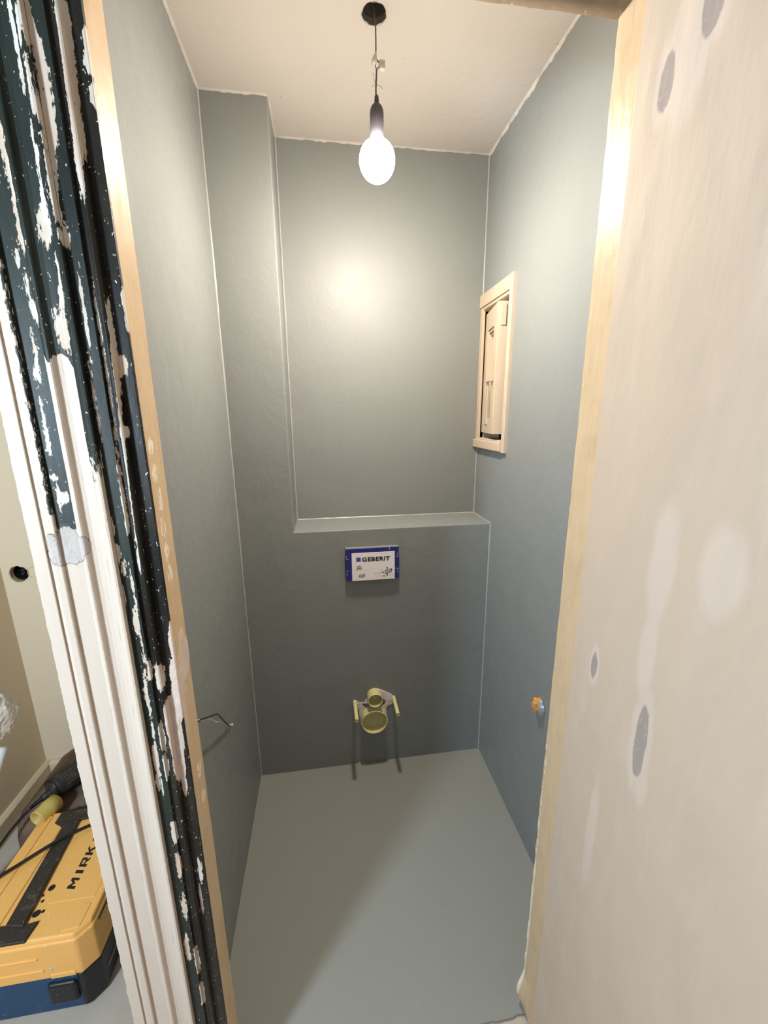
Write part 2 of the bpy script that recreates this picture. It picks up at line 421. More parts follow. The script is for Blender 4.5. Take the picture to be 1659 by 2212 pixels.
ragged('paint_edge', (XC, 0, ZC), (XC, YB, ZC), (1, 0, 0), 0.0025, ceiling, seed=3.1)
ragged('paint_edge', (XC, YB, ZC), (XR, YB, ZC), (0, -1, 0), 0.005, ceiling, seed=4.1)
ragged('paint_edge', (XR, YB, ZC), (XR, YJ0, ZC), (-1, 0, 0), 0.009, ceiling, seed=5.1)
for (u, v, r) in ((872, 127, .0022), (680, 267, .0015), (1204, 95, .004), (607, 208, .003)):
    p = on_plane(u, v, 2, ZC)
    V, Fc = lathe([(r*0.2, -0.0012), (r*.7, -0.0008), (r, 0.0005)], p, (0, 0, 1), 7, True)
    make('ceiling_nick', V, Fc, 'holerim', ceiling)

# painted sealant beads along the inner corners
def bead(a, b, n1, n2, s, parent, mat='caulk'):
    a, b, n1, n2 = Vector(a), Vector(b), Vector(n1), Vector(n2); L = (b-a).length; k = max(4, int(L/0.02)); V, Fc = [], []
    for i in range(k+1):
        p = a.lerp(b, i/k); ss = s*(1+0.35*fnoise(i*0.4, L, s*50))
        V += [p+n1*ss, p+n1*ss*.42+n2*ss*.42, p+n2*ss]
        if i:
            q = 3*(i-1); Fc += [[q, q+1, q+4, q+3], [q+1, q+2, q+5, q+4]]
    return make('sealant_bead', V, Fc, mat, parent, smooth=True)
E1 = 0.0004
bead((0+E1, -E1, 0.0), (0+E1, -E1, ZC), (1, 0, 0), (0, -1, 0), 0.004, wall_back)
bead((XR-E1, -E1, 0.0), (XR-E1, -E1, ZL), (-1, 0, 0), (0, -1, 0), 0.004, wall_back)
bead((XR-E1, YB-E1, ZL), (XR-E1, YB-E1, ZC), (-1, 0, 0), (0, -1, 0), 0.004, wall_back)
bead((XC+E1, YB-E1, ZL), (XC+E1, YB-E1, ZC), (1, 0, 0), (0, -1, 0), 0.0045, wall_back)
bead((XC, YB-E1, ZL+E1), (XR, YB-E1, ZL+E1), (0, -1, 0), (0, 0, 1), 0.004, wall_back)
bead((XR-E1, 0, ZL+E1), (XR-E1, YB, ZL+E1), (-1, 0, 0), (0, 0, 1), 0.003, wall_back)

# wall above the door and its brown underside, door frame on the right
header = struct(box('wall_front', -0.085, 1.14, YJ1, YJ0, ZD+0.02, 2.75, 'plaster'), 'wall above the door opening', 'wall')
V, Fc = [], []
ns = 80
for i in range(ns+1):
    x = XJL-0.02 + (XJR+0.04-XJL)*i/ns
    for k, y in enumerate((YJ1-0.002, YJ1+0.02, YJ1+0.045, YJ0+0.002)):
        V.append((x, y+(0.002*fnoise(x*25, 3, 0) if k == 3 else 0), ZD+0.002*fnoise(x*20, y*20, 7)))
    V.append((x, YJ0+0.002, ZD+0.021))
    if i:
        q = 5*(i-1)
        for k in range(4): Fc.append([q+k, q+k+1, q+5+k+1, q+5+k])
lintel = struct(make('trim_2', V, Fc, 'lintel', smooth=True), 'bare brown underside of the door head', 'trim')

def zgrid(z0, z1, step=0.005):
    n = int(round((z1-z0)/step)); return [z0+(z1-z0)*i/n for i in range(n+1)]
def ell(lst, x, z):
    best = 0.0
    for (cx, cz, rx, rz, s) in lst:
        d = ((x-cx)/rx)**2+((z-cz)/rz)**2
        if d < 2.6: best = max(best, s*min(1.0, max(0.0, 1.25-0.62*d)))
    return best
# right door post: cream face towards the opening, chipped along its rear edge
zs = zgrid(0.0, ZD+0.01, 0.006); ys = [YJ1+i*(YJ0-YJ1)/10 for i in range(11)]
V, Fc, bare = [], [], []
for z in zs:
    low = max(0.0, 1-z/0.9)
    for k, y in enumerate(ys):
        chip = (0.001+0.0022*low)*max(0, fnoise(z*22, 2.2, 0)+0.2) if k >= 9 else 0
        xx = XJR + chip*(1.3 if k == 10 else 0.6) + 0.0008*fnoise(z*9, y*30, 1)
        if z < 0.11 and k >= 5: xx -= 0.016*math.sin(min(1, (0.11-z)/0.06)*math.pi*0.5)*(k-4)/6*(1 if z > 0.04 else z/0.04)
        V.append((xx, y, z)); bare.append((0.30+0.35*low if k >= 9 else 0.05) + (0.1 if k == 0 else 0))
    V.append((XR, YJ0, z)); bare.append(0)
    V.append((XR, YJ1, z)); bare.append(0)
m_ = len(ys)+2
for i in range(len(zs)-1):
    for k in range(m_):
        a, b = i*m_+k, i*m_+(k+1) % m_; Fc.append([a, a+m_, b+m_, b])
jamb_right = struct(make('trim_3', V, Fc, 'jamb', smooth=False, attrs={'bare': bare, 'fill': [0]*len(bare)}), 'cream wooden door post beside the plastered wall', 'trim')

# plastered wall running towards the viewer on the right, with filler patches
pat = []; lig = []
for (u, v, ru, rv) in ((1382, 1600, 0.0105, 0.058), (1284, 1437, 0.0065, 0.026), (1440, 178, 0.011, 0.032), (1543, 0, 0.014, 0.030), (1378, 1650, .006, .024)):
    p = on_plane(u, v, 0, XP); pat.append((p.y, p.z, ru, rv, 1.0)); lig.append((p.y, p.z, ru*1.9, rv*1.55, 0.9))
for (u, v, ru, rv) in ((1430, 1220, 0.022, 0.09), (1398, 1410, 0.016, 0.07), (1275, 1800, 0.012, 0.12), (1560, 1240, .03, .06), (1500, 60, .03, .1), (1384, 1700, .01, .04)):
    p = on_plane(u, v, 0, XP); lig.append((p.y, p.z, ru, rv, 0.85))
zs = zgrid(0.0, 2.75, 0.012)
ys = list(np.arange(YJ1, -1.42, -0.006)) + [-1.45, -1.6, -1.8, -2.1, -2.5, -3.0, -3.4]
V, Fc, pa, li = [], [], [], []
for z in zs:
    for k, y in enumerate(ys):
        V.append((XP+(0.0022*fnoise(y*5, z*3, 2)+0.0010*fnoise(y*24, z*9, 5) if k else 0.0)*min(1, k/4), y, z))
        pa.append(ell(pat, y, z)); li.append(ell(lig, y, z))
m_ = len(ys)
for i in range(len(zs)-1):
    for k in range(m_-1): a = i*m_+k; Fc.append([a, a+1, a+1+m_, a+m_])
b = len(V); V += [(0.95, YJ1, 0), (0.95, YJ1, 2.75), (0.95, -3.4, 0), (0.95, -3.4, 2.75)]; pa += [0]*4; li += [0]*4
Fc += [[b, 0, (len(zs)-1)*m_, b+1], [m_-1, b+2, b+3, len(zs)*m_-1], [b, b+1, b+3, b+2]]
plaster = struct(make('wall_hall_right', V, Fc, 'plaster', smooth=False, attrs={'patch': pa, 'light': li}), 'pinkish white plastered wall with grey filler patches at right', 'wall')

# ------------------------------------------------------------------ left door casing: peeling mouldings
def pxe(lst):            # measured flakes -> positions on the casing front
    out = []
    for (u, v, ru, rv) in lst:
        p = on_plane(u, v, 1, -0.920); out.append((p.x, p.z, max(0.0018, ru*0.00062), rv*0.00066, 0.75))
    return out
def line_e(u0, v0, u1, v1, w_, k=6):
    return [(u0+(u1-u0)*(i+.5)/k, v0+(v1-v0)*(i+.5)/k, w_, abs(v1-v0)/k*0.75) for i in range(k)]
FL = pxe([(60, 40, 8, 50), (72, 70, 8, 30), (88, 135, 10, 40), (97, 185, 13, 50), (103, 250, 12, 50), (110, 315, 8, 50), (116, 370, 6, 40), (122, 430, 5, 40),
    (130, 50, 9, 60), (137, 110, 9, 60), (148, 190, 9, 60), (155, 240, 9, 60), (160, 290, 8, 50), (166, 350, 7, 60),
    (171, 60, 7, 20), (176, 105, 8, 24), (190, 185, 9, 22), (98, 490, 14, 40), (100, 446, 7, 22), (82, 335, 6, 22), (90, 400, 6, 40),
    (142, 512, 7, 24), (9, 300, 9, 24), (40, 562, 4, 18), (130, 710, 9, 44), (122, 675, 6, 20), (81, 680, 6, 24), (86, 806, 10, 20), (120, 1032, 9, 10),
    (130, 1075, 5, 30), (145, 1074, 9, 14), (256, 785, 7, 24), (262, 933, 8, 16), (258, 640, 7, 30), (264, 690, 7, 20), (242, 1138, 7, 24),
    (254, 1195, 6, 26), (263, 1230, 5, 22), (268, 1290, 5, 30), (341, 1468, 10, 40), (316, 1500, 7, 40), (322, 1450, 6, 30), (350, 1600, 7, 50), (357, 1660, 6, 40),
    (375, 1800, 9, 40), (385, 1870, 8, 50), (398, 1960, 8, 60), (405, 2050, 8, 60), (425, 2080, 7, 60), (436, 2150, 7, 50), (428, 1900, 6, 60), (290, 1345, 5, 40), (275, 1220, 4, 30)]
    + line_e(26, 12, 57, 193, 4) + line_e(60, 241, 75, 304, 4, 3) + line_e(45, 30, 57, 108, 3) + line_e(62, 130, 83, 256, 3)
    + line_e(15, 330, 55, 540, 5, 7) + line_e(92, 866, 108, 980, 6, 4) + line_e(128, 560, 160, 830, 4, 8) + line_e(168, 560, 222, 1010, 3.5, 10)
    + line_e(196, 600, 275, 1150, 2.5, 14) + line_e(225, 650, 300, 1240, 2.5, 12) + line_e(282, 1240, 352, 1720, 4, 12) + line_e(60, 600, 85, 780, 4, 5))
GREYFILL = pxe([(152, 1165, 26, 34), (140, 1195, 30, 26), (165, 1190, 24, 30), (120, 1170, 10, 24), (186, 1175, 12, 22)])
PINKFILL = pxe([(372, 1400, 16, 60), (384, 1430, 16, 60), (375, 1470, 17, 50), (378, 1520, 16, 60), (368, 1560, 18, 60), (377, 1610, 15, 60), (383, 1660, 12, 60), (392, 1710, 7, 40), (430, 1960, 5, 60)])
BLACKBACK = pxe([(395, 1600, 6, 30), (403, 1640, 6, 40), (410, 1690, 6, 50), (352, 1400, 4, 30)])
WHITEP = pxe([(336, 1640, 8, 45), (341, 1690, 7, 30)])
Z780, Z1130, Z1430 = 1.625, 1.392, 1.157
def a_outer(x, z): return (0.0, 1.0, 0.0)
def a_step(x, z): return (max(ell(FL, x, z), 0.3), 1.0 if x < -0.058 or z < Z1130+0.02 else (0.45 if z < 1.75 else 0.25), ell(GREYFILL, x, z))
def a_flat(x, z):
    wht = min(1.0, max(0.0, 0.5+(Z1130-z)*60)); return (max(0.12, ell(FL, x, z)), wht, ell(GREYFILL, x, z))
def a_cav(x, z):
    zz = Z780 + 0.03*fnoise(x*40, 3, 2); wht = min(1.0, max(0.0, 0.5+(zz-z)*60)); return (max(0.15, ell(FL, x, z)), wht, ell(GREYFILL, x, z))
def a_bead(x, z):
    wht = min(1.0, max(0.0, 0.45+(1.50-z)*4)); return (max(0.26, ell(FL, x, z)), max(0.2, wht), 0.0)
def a_green(x, z): return (max(0.06 if z > 0.9 else 0.18, ell(FL, x, z)), ell(WHITEP, x, z)*1.2, 0.0)
def a_chip(x, z): return (max(0.2 if z > 0.9 else 0.2, ell(FL, x, z)), 0.0, ell(PINKFILL, x, z))
def a_round(x, z):
    top = 0.27 if z > 1.95 else 0.12
    return (max(top if z > 1.2 else 0.2, ell(FL, x, z)), 0.0, ell(PINKFILL, x, z)*1.3*(0 if ell(BLACKBACK, x, z) > .4 else 1))
def a_rebate(x, z): return (max(0.1 if z > 1.2 else 0.17, ell(FL, x, z)), 0.0, ell(PINKFILL, x, z)*1.3*(0 if ell(BLACKBACK, x, z) > .4 else 1))
PARTS = [
 ('outer_fillet', 'peel_green', a_outer, [(-0.0880, -20), (-0.0886, 27), (-0.0880, 28), (-0.0700, 28), (-0.0692, 27), (-0.0703, 23)]),
 ('stepped_moulding', 'peel_green', a_step, [(-0.0703, 23), (-0.0674, 23), (-0.0650, 25), (-0.0620, 27), (-0.0535, 27), (-0.0522, 25.5), (-0.0522, 18)]),
 ('flat_band', 'peel_green', a_flat, [(-0.0522, 18), (-0.0480, 18), (-0.0420, 18), (-0.0360, 18), (-0.0300, 18), (-0.0265, 18)]),
 ('cavetto', 'peel_green', a_cav, [(-0.0265, 18), (-0.0255, 20), (-0.0215, 24), (-0.0190, 24), (-0.0175, 22), (-0.0161, 16.5), (-0.0131, 13), (-0.0075, 12), (-0.0005, 13.5), (0.0062, 17)]),
 ('bead_moulding', 'peel_green', a_bead, [(0.0062, 17), (0.0096, 20), (0.0122, 23), (0.0152, 25), (0.0180, 24.3), (0.0188, 22), (0.0184, 18), (0.0184, 4)]),
 ('green_band', 'peel_green', a_green, [(0.0140, 4), (0.0188, 4), (0.0192, 14), (0.0240, 14), (0.0290, 14), (0.0340, 14), (0.0386, 14), (0.0389, 9)]),
 ('narrow_fillet', 'peel_black', a_chip, [(0.0389, 9), (0.0420, 9), (0.0455, 9), (0.0475, 10)]),
 ('quarter_round', 'peel_black', a_round, [(0.0475, 10), (0.0487, 12), (0.0505, 12), (0.0522, 11), (0.0537, 8), (0.0543, 4), (0.0545, 0)]),
 ('rebate', 'peel_black', a_rebate, [(0.0545, 0), (0.0590, 0), (0.0640, 0), (0.0690, 0), (0.0722, 0), (0.0730, -0.5), (0.0730, -6)]),
]
zs = zgrid(0.0, 2.45, 0.005)
casing = None
for (nm, mat, af, prof) in PARTS:
    if nm in ('outer_fillet', 'stepped_moulding', 'flat_band', 'cavetto', 'bead_moulding'):
        prof = [(x, d if d < 10 else 20+(d-20)*0.6) for x, d in prof]
    V, Fc, A = [], [], {'bare': [], 'white': [], 'fill': [], 'warm': []}
    for z in zs:
        for k, (x, d) in enumerate(prof):
            b_, w_, f_ = af(x, z)
            dd = d + (2.2*min(1, max(0, f_-0.3)) if f_ > 0.3 else 0)*(0.6+0.8*fnoise(x*60, z*40, 3)) + 0.25*fnoise(x*50, z*14, 1)
            xx = x + 0.0003*fnoise(z*20, k, 0)
            if nm == 'outer_fillet' and k <= 2: xx += 0.0014*fnoise(z*30, 8, 0)+0.0010*fnoise(z*120, 3, 0)
            if nm in ('quarter_round', 'rebate') and f_ > 0.4: xx += 0.001*f_
            V.append((xx, YJ1-dd/1000.0, z))
            A['bare'].append(b_); A['white'].append(w_); A['fill'].append(f_); A['warm'].append(1.0 if x > 0.03 else 0.0)
    m_ = len(prof)
    for i in range(len(zs)-1):
        for k in range(m_-1): a = i*m_+k; Fc.append([a, a+1, a+1+m_, a+m_])
    o = make(nm if casing else 'trim_1', V, Fc, mat, casing, attrs=A)
    if casing is None: casing = struct(o, 'moulded door casing, white below, peeling dark green paint above', 'trim')
# left door post behind the casing
zs = zgrid(0.0, ZD+0.3, 0.006); ys = [YJ1+0.004+i*(YJ0-YJ1-0.004)/9 for i in range(10)]
JF = []
for (u, v, ru, rv) in ((392, 1385, .006, .02), (397, 1420, .012, .03), (396, 1445, .010, .025), (392, 1480, .006, .03), (398, 1560, .007, .04)):
    p = on_plane(u, v, 0, XJL); JF.append((p.y, p.z, ru*2.2, rv, 1.1))
JB = []
for (u, v) in ((325, 965), (335, 1020), (345, 1080), (352, 1140), (360, 1190), (367, 1240), (430, 1660), (440, 1720)):
    p = on_plane(u, v, 0, XJL); JB.append((p.y, p.z, .014, .022, 0.45))
V, Fc, bare, fil = [], [], [], []
for z in zs:
    for k, y in enumerate(ys):
        f_ = ell(JF, y, z)
        V.append((XJL+0.0006*fnoise(z*12, y*40, 2)+(0.0014*f_ if f_ > .3 else 0), y, z)); bare.append(max(0.06 + (0.22 if k == 0 else 0), ell(JB, y, z))); fil.append(f_)
    for p in ((-0.08, YJ0), (-0.08, YJ1+0.004)): V.append((p[0], p[1], z)); bare.append(0); fil.append(0)
m_ = len(ys)+2
for i in range(len(zs)-1):
    for k in range(m_):
        a, b = i*m_+k, i*m_+(k+1) % m_; Fc.append([a, b, b+m_, a+m_])
make('door_post', V, Fc, 'jamb', casing, attrs={'bare': bare, 'fill': fil})

# ------------------------------------------------------------------ space to the left: cream walls, box hole, skirting
LX, LY = -0.935, 0.150
hc = on_plane(41, 1240, 1, LY); HRr = 0.0335
angs = sorted([2*math.pi*i/40 for i in range(40)] + [math.atan2(cz-hc.z, cx-hc.x) % (2*math.pi) for cx in (LX-0.02, -0.08) for cz in (0.0, 2.6)])
V, Fc, inn, oo = [], [], [], []
for a in angs:
    c_, s_ = math.cos(a), math.sin(a); rr = HRr*(1+0.05*math.sin(3*a+1)+0.03*math.sin(9*a))
    ts = [((-0.08 if c_ > 0 else LX-0.02)-hc.x)/c_ if abs(c_) > 1e-9 else 9e9, ((2.6 if s_ > 0 else 0.0)-hc.z)/s_ if abs(s_) > 1e-9 else 9e9]
    t_ = min(ts); inn.append((hc.x+rr*c_, hc.z+rr*s_)); oo.append((hc.x+t_*c_, hc.z+t_*s_))
n = len(angs)
V = [(p[0], LY, p[1]) for p in inn]+[(p[0], LY, p[1]) for p in oo]+[(p[0], LY+0.1, p[1]) for p in oo]
for i in range(n):
    j = (i+1) % n; Fc += [[i, n+i, n+j, j], [n+i, 2*n+i, 2*n+j, n+j]]
wall_lb = struct(make('wall_side_back', V, Fc, 'cream_wall'), 'cream wall with a round socket-box hole behind the casing', 'wall')
V, Fc = lathe([(HRr*1.06, -0.001), (HRr*0.99, 0.004), (HRr*0.97, 0.02)], (hc.x, LY, hc.z), (0, 1, 0), 36)
make('hole_rim', V, Fc, 'holerim', wall_lb)
V, Fc = lathe([(HRr, 0.012), (HRr, 0.06)], (hc.x, LY, hc.z), (0, 1, 0), 32, False, True)
make('hole_box', V, Fc, 'hole', wall_lb)
V, Fc = merge(*[lathe([(0.0135, t), (0.0165, t+0.003), (0.0135, t+0.006)], (hc.x+0.004, LY+0.055, hc.z+0.014), (-0.1, -0.8, -0.35), 18) for t in (0, .006, .012, .018, .024, .030, .036)])
make('conduit', V, Fc, 'black_wire', wall_lb, smooth=True)
h2 = on_plane(70, 1236, 1, LY)
V, Fc = lathe([(0.0005, 0.006), (0.016, 0.004), (0.021, -0.001), (0.022, -0.0015)], (h2.x+0.004, LY, h2.z), (0, 1, 0), 20)
make('second_hole_rim', V, Fc, 'holerim', wall_lb)
wall_ll = struct(box('wall_side_left', LX-0.1, LX, -1.05, LY+0.1, 0.0, 2.6, 'cream_wall'), 'cream side wall left of the casing', 'wall')
V, Fc = prism([(LX, -0.008), (LX+0.022, -0.008), (LX+0.022, 0.072), (LX+0.010, 0.082), (LX, 0.082)], 1, -1.05, LY)
base_l = struct(make('baseboard_left', V, Fc, simple('cream_skirting', srgb(226, 204, 170), 0.5, 0.15, 20), bevel=0.002), 'cream skirting board beside the tool cases', 'baseboard')
V, Fc = prism([(LY, -0.008), (LY-0.022, -0.008), (LY-0.022, 0.072), (LY-0.010, 0.082), (LY, 0.082)], 0, LX+0.022, -0.08)
struct(make('baseboard_back', V, Fc, bpy.data.materials['cream_skirting'], bevel=0.002), 'cream skirting board below the wall with the hole', 'baseboard')

# ------------------------------------------------------------------ window in the right wall
xs = XR-0.013
win = struct(make('window_1', *boxes((xs, XR+0.03, WY0-0.0255, WY0, 1.404, 2.016)), 'frame_white', bevel=0.002), 'small cream painted window with its narrow sash ajar', 'window')
make('frame_stile', *boxes((xs+0.003, XR+0.03, WY1, YB-0.001, 1.44, 1.97)), 'frame_white', win, bevel=0.002)
make('frame_head', *boxes((xs-0.002, XR+0.03, WY0, YB-0.001, 1.966, 2.014)), 'frame_white', win, bevel=0.002)
make('head_moulding', *prism([(xs+0.012, 1.966), (xs+0.002, 1.964), (xs+0.004, 1.955), (xs+0.014, 1.950), (XR+0.03, 1.950), (XR+0.03, 1.966)], 1, WY0, WY1), 'frame_white', win, bevel=0.001)
make('window_sill', *boxes((xs-0.008, XR+0.09, WY0, YB-0.001, 1.408, 1.442)), 'frame_white', win, bevel=0.003)
make('sill_moulding', *boxes((xs-0.003, XR+0.02, WY0, WY1, 1.441, 1.450)), 'frame_white', win, bevel=0.0015)
make('gap_shade_sheet', *boxes((XR+0.085, XR+0.1, WY0, WY1, WZ0, WZ1)), 'hole', win)  # added near-black sheet, its colour stands in for shade in the sash gaps
make('reveal', *boxes((XR+0.012, XR+0.099, WY0-0.001, WY0+0.003, WZ0, WZ1), (XR+0.012, XR+0.099, WY1-0.003, WY1+0.001, WZ0, WZ1)), 'frame_white', win)
# sash hinged at its far side, free edge swung a little into the room
A = Vector((XR+0.004, 0.1635, 0)); B = Vector((0.968, -0.045, 0)); du = (B-A).normalized(); Lw = (B-A).length
dn = Vector((-du.y, du.x, 0));  dn = dn if dn.x < 0 else -dn   # into the room
def sash(nm, u0, u1, t0, t1, z0, z1, parent, bevel=0.0015, mat='frame_white'):
    V, Fc = boxes((u0, u1, t0, t1, z0, z1))
    V = [Vector((A.x, A.y, 0))+du*v[0]-dn*v[1]+Vector((0, 0, v[2])) for v in V]
    Fc = [f[::-1] for f in Fc] if du.cross(-dn).z < 0 else Fc
    return make(nm, V, Fc, mat, parent, bevel=bevel)
SZ0, SZ1 = 1.472, 1.938
s0 = sash('sash', Lw-0.058, Lw, 0.0, 0.041, SZ0, SZ1, win)
s0['label'] = 'free stile of the ajar window sash'
sash('sash_stile', 0.0, 0.045, 0.0, 0.041, SZ0, SZ1, s0)
sash('sash_rail', 0.045, Lw-0.058, 0.0, 0.041, SZ1-0.070, SZ1, s0)
sash('sash_rail', 0.045, Lw-0.058, 0.0, 0.041, SZ0, SZ0+0.060, s0)
sash('pane_bead', 0.045, Lw-0.058, 0.006, 0.012, SZ1-0.080, SZ1-0.070, s0, 0.001)
sash('pane_bead', 0.045, Lw-0.058, 0.013, 0.018, SZ1-0.088, SZ1-0.080, s0, 0.001)
sash('pane', 0.045, Lw-0.070, 0.028, 0.033, SZ0+0.06, SZ1-0.07, s0, 0.0, 'pane')
sash('lock_strip', 0.075, 0.112, -0.004, 0.001, SZ0+0.035, SZ0+0.200, s0, 0.0015)
sash('latch', 0.100, Lw-0.02, -0.012, -0.004, SZ0+0.196, SZ0+0.203, s0, 0.001)
sash('edge_plate', Lw, Lw+0.004, 0.012, 0.030, SZ1-0.080, SZ1-0.012, s0, 0.001)
for zz in (1.80, 1.55):
    V, Fc = merge(*[lathe([(0.0002, t), (0.006, t), (0.0065, t+0.012), (0.006, t+0.016), (0.0002, t+0.016)], (A.x-0.009, A.y+0.010, zz), (0, 0, 1), 12) for t in (0.0, 0.019, 0.038)])
    make('hinge', V, Fc, 'frame_white', win, smooth=True)

# ================================================================== OBJECTS
# ------------------------------------------------------------------ bare bulb on a cord
LXx, LYy = 0.5030, -0.3045
zb = 2.1985
lamp = thing('pendant_lamp', 'lit bare globe bulb hanging on a patched cord from the ceiling hole', 'lamp', (LXx, LYy, zb))
prof = [(0.0004, -0.0500)] + [(0.0470*math.sin(math.pi*i/22), -0.0500*math.cos(math.pi*i/22)) for i in range(1, 17)] + [(0.0240, 0.0420), (0.0175, 0.0480), (0.0165, 0.0520), (0.0160, 0.056)]
V, Fc = lathe(prof, (0, 0, 0), (0, 0, 1), 40, True, True)
bulb = make('bulb', V, Fc, 'bulb', None, smooth=True); bulb.location = (LXx, LYy, zb); bulb.parent = lamp; bulb.matrix_parent_inverse = Matrix.Translation(-lamp.location)
zt = zb+0.050
V, Fc = lathe([(0.0165, 0.0), (0.0178, 0.0), (0.0178, 0.052), (0.0168, 0.060), (0.0140, 0.067), (0.0090, 0.0725), (0.0060, 0.074)], (LXx, LYy, zt), (0, 0, 1), 28, False, True)
sock = make('socket', V, Fc, 'socket', lamp, smooth=True)
V, Fc = lathe([(0.0062, 0.073), (0.0052, 0.088), (0.0050, 0.090), (0.0030, 0.0925)], (LXx, LYy, zt), (0, 0, 1), 18, True, True)
make('strain_relief', V, Fc, 'socket', sock, smooth=True)
def L3(u, v, dy=0.0): return on_plane(u, v, 1, LYy+dy)
V, Fc = tube(smooth_path([(LXx-.0015, LYy, zt+0.09), L3(812, 190), L3(813, 165), L3(813.5, 150)]), 0.0021, 8)
cord = make('cord', V, Fc, 'cord', lamp, smooth=True)
V, Fc = tube(smooth_path([L3(813.5, 151), L3(811, 143), L3(809.5, 138)]), 0.0012, 6)
make('wire', V, Fc, 'cord', cord, smooth=True)
V, Fc = tube(smooth_path([L3(813.5, 151), L3(816, 147), L3(821, 144)]), 0.0012, 6)
make('wire', V, Fc, 'cord', cord, smooth=True)
V, Fc = tube(smooth_path([L3(821, 137), L3(816, 132), L3(813, 126), L3(812, 115), L3(812, 100), L3(811.5, 70), L3(811, 57), (HX-0.001, HY, ZC+0.012), (HX-0.010, HY+0.004, ZC+0.045), (HX-0.014, HY+0.004, ZC+0.10)]), 0.0018, 8)
make('upper_cord', V, Fc, 'cord', lamp, smooth=True)
p0 = L3(812.5, 111); p1 = L3(807, 141)
V, Fc = lathe([(0.0012, 0.0), (0.0042, 0.010), (0.0070, 0.019), (0.0066, 0.026), (0.0040, (p1-p0).length-0.002), (0.001, (p1-p0).length)], p0, p1-p0, 14, True, True)
make('tape_joint', V, Fc, 'tape', lamp, smooth=True)
c0 = L3(825, 142)
V, Fc = boxes((c0.x-0.0078, c0.x+0.0078, c0.y-0.006, c0.y+0.006, c0.z-0.0095, c0.z+0.0095))
cb = make('connector_block', V, Fc, 'tape', lamp, bevel=0.002)
for zz in (-0.005, 0.005):
    V, Fc = lathe([(0.0028, 0.0), (0.0028, 0.002), (0.002, 0.0022)], (c0.x, c0.y-0.006, c0.z+zz), (0, -1, 0), 10, False, True)
    make('terminal_screw', V, Fc, 'tape', cb)
V, Fc = merge(tube(smooth_path([L3(806, 158), L3(807, 168), L3(810, 178), L3(811, 186)]), 0.0008, 5), tube(smooth_path([L3(804, 188), L3(809, 184), L3(816, 184), L3(822, 187), L3(826, 192)]), 0.0009, 5))
make('tape_ends', V, Fc, 'tape', lamp, smooth=True)

# ------------------------------------------------------------------ flush plate opening cover
PY = -0.018
def PP(u, v, y=PY): return on_plane(u, v, 1, y)
fx0, fx1, fz0, fz1 = PP(747, 1200).x, PP(861.5, 1200).x, PP(804, 1252).z, PP(804, 1183.5).z
plate = thing('flush_plate_cover', 'blue and white cover panel below the ledge, printed GEBERIT', 'cover panel', ((fx0+fx1)/2, 0, fz0))
bw = 0.021
V, Fc = boxes((fx0, fx1, PY, 0.0, fz0, fz1))
make('backing', V, Fc, 'blue_plastic', plate, bevel=0.0015)
cx0, cx1, cz0, cz1 = PP(759.5, 1200).x, PP(852.5, 1200).x, PP(804, 1252.3).z, PP(804, 1193).z
V, Fc = boxes((cx0, cx1, PY-0.0015, PY+0.001, cz0, cz1))
card = make('card', V, Fc, 'card', plate); card['label'] = 'white printed card on the cover panel'
yy = PY-0.0018
def flat(name, poly, mat, y=yy, th=0.0006, par=card):
    V, Fc = prism([(p.x, p.z) if isinstance(p, Vector) else p for p in poly], 1, y, y+th); return make(name, V, Fc, mat, par)
def rect_px(name, u0, v0, u1, v1, mat, skew=0.0):
    return flat(name, [PP(u0, v0, yy), PP(u1, v0, yy), PP(u1, v1, yy), PP(u0, v1, yy)], mat)
a = PP(769.5, 1213.8, yy); b = PP(779, 1205, yy); zq = a.z
flat('logo_square', [(a.x, zq), (b.x, zq), (b.x, zq+(b.x-a.x)*0.98), (a.x, zq+(b.x-a.x)*0.98)], 'ink_blue')
tx0 = PP(782, 1213, yy).x; tx1 = PP(842.5, 1213, yy).x; th_ = 0.0166
t_ = text_mesh('lettering', 'GEBERIT', 'ink', card, (tx0, yy, zq+0.0003), (1, 0, 0), (0, 0, 1), 0.0232, offset=0.026, spacing=1.06)
wx = max(v.co.x for v in t_.data.vertices)-min(v.co.x for v in t_.data.vertices); mn = min(v.co.x for v in t_.data.vertices)
for v in t_.data.vertices: v.co.x = tx0+(v.co.x-mn)*(tx1-tx0)/wx
# small printed drawings
flat('print_drawing', [PP(770, 1229, yy), PP(772, 1223, yy), PP(777, 1221, yy), PP(780.5, 1224, yy), PP(781, 1228, yy)], 'ink_grey')
flat('print_drawing', [PP(770, 1228.5, yy), PP(773, 1228, yy), PP(772, 1234, yy), PP(770.5, 1233, yy)], 'ink_mid')
flat('print_drawing', [PP(775, 1228, yy), PP(778, 1227, yy), PP(777, 1231, yy), PP(775, 1231, yy)], 'ink_mid')
flat('print_drawing', [PP(779, 1228, yy), PP(781, 1226, yy), PP(781, 1231, yy), PP(779.5, 1232, yy)], 'ink_mid')
flat('print_drawing', [PP(774.5, 1243, yy), PP(777, 1241, yy), PP(789, 1239, yy), PP(789, 1244, yy), PP(786, 1247, yy), PP(780, 1248.5, yy), PP(776, 1247.5, yy)], 'ink_grey')
flat('print_drawing', [PP(775.5, 1244.5, yy-.0004), PP(778, 1244, yy-.0004), PP(778, 1245.4, yy-.0004), PP(775.5, 1245.8, yy-.0004)], 'ink_mid', yy-.0004)
flat('print_drawing', [PP(783, 1244, yy-.0004), PP(787, 1243, yy-.0004), PP(786, 1245, yy-.0004), PP(783.5, 1245.4, yy-.0004)], 'ink_mid', yy-.0004)
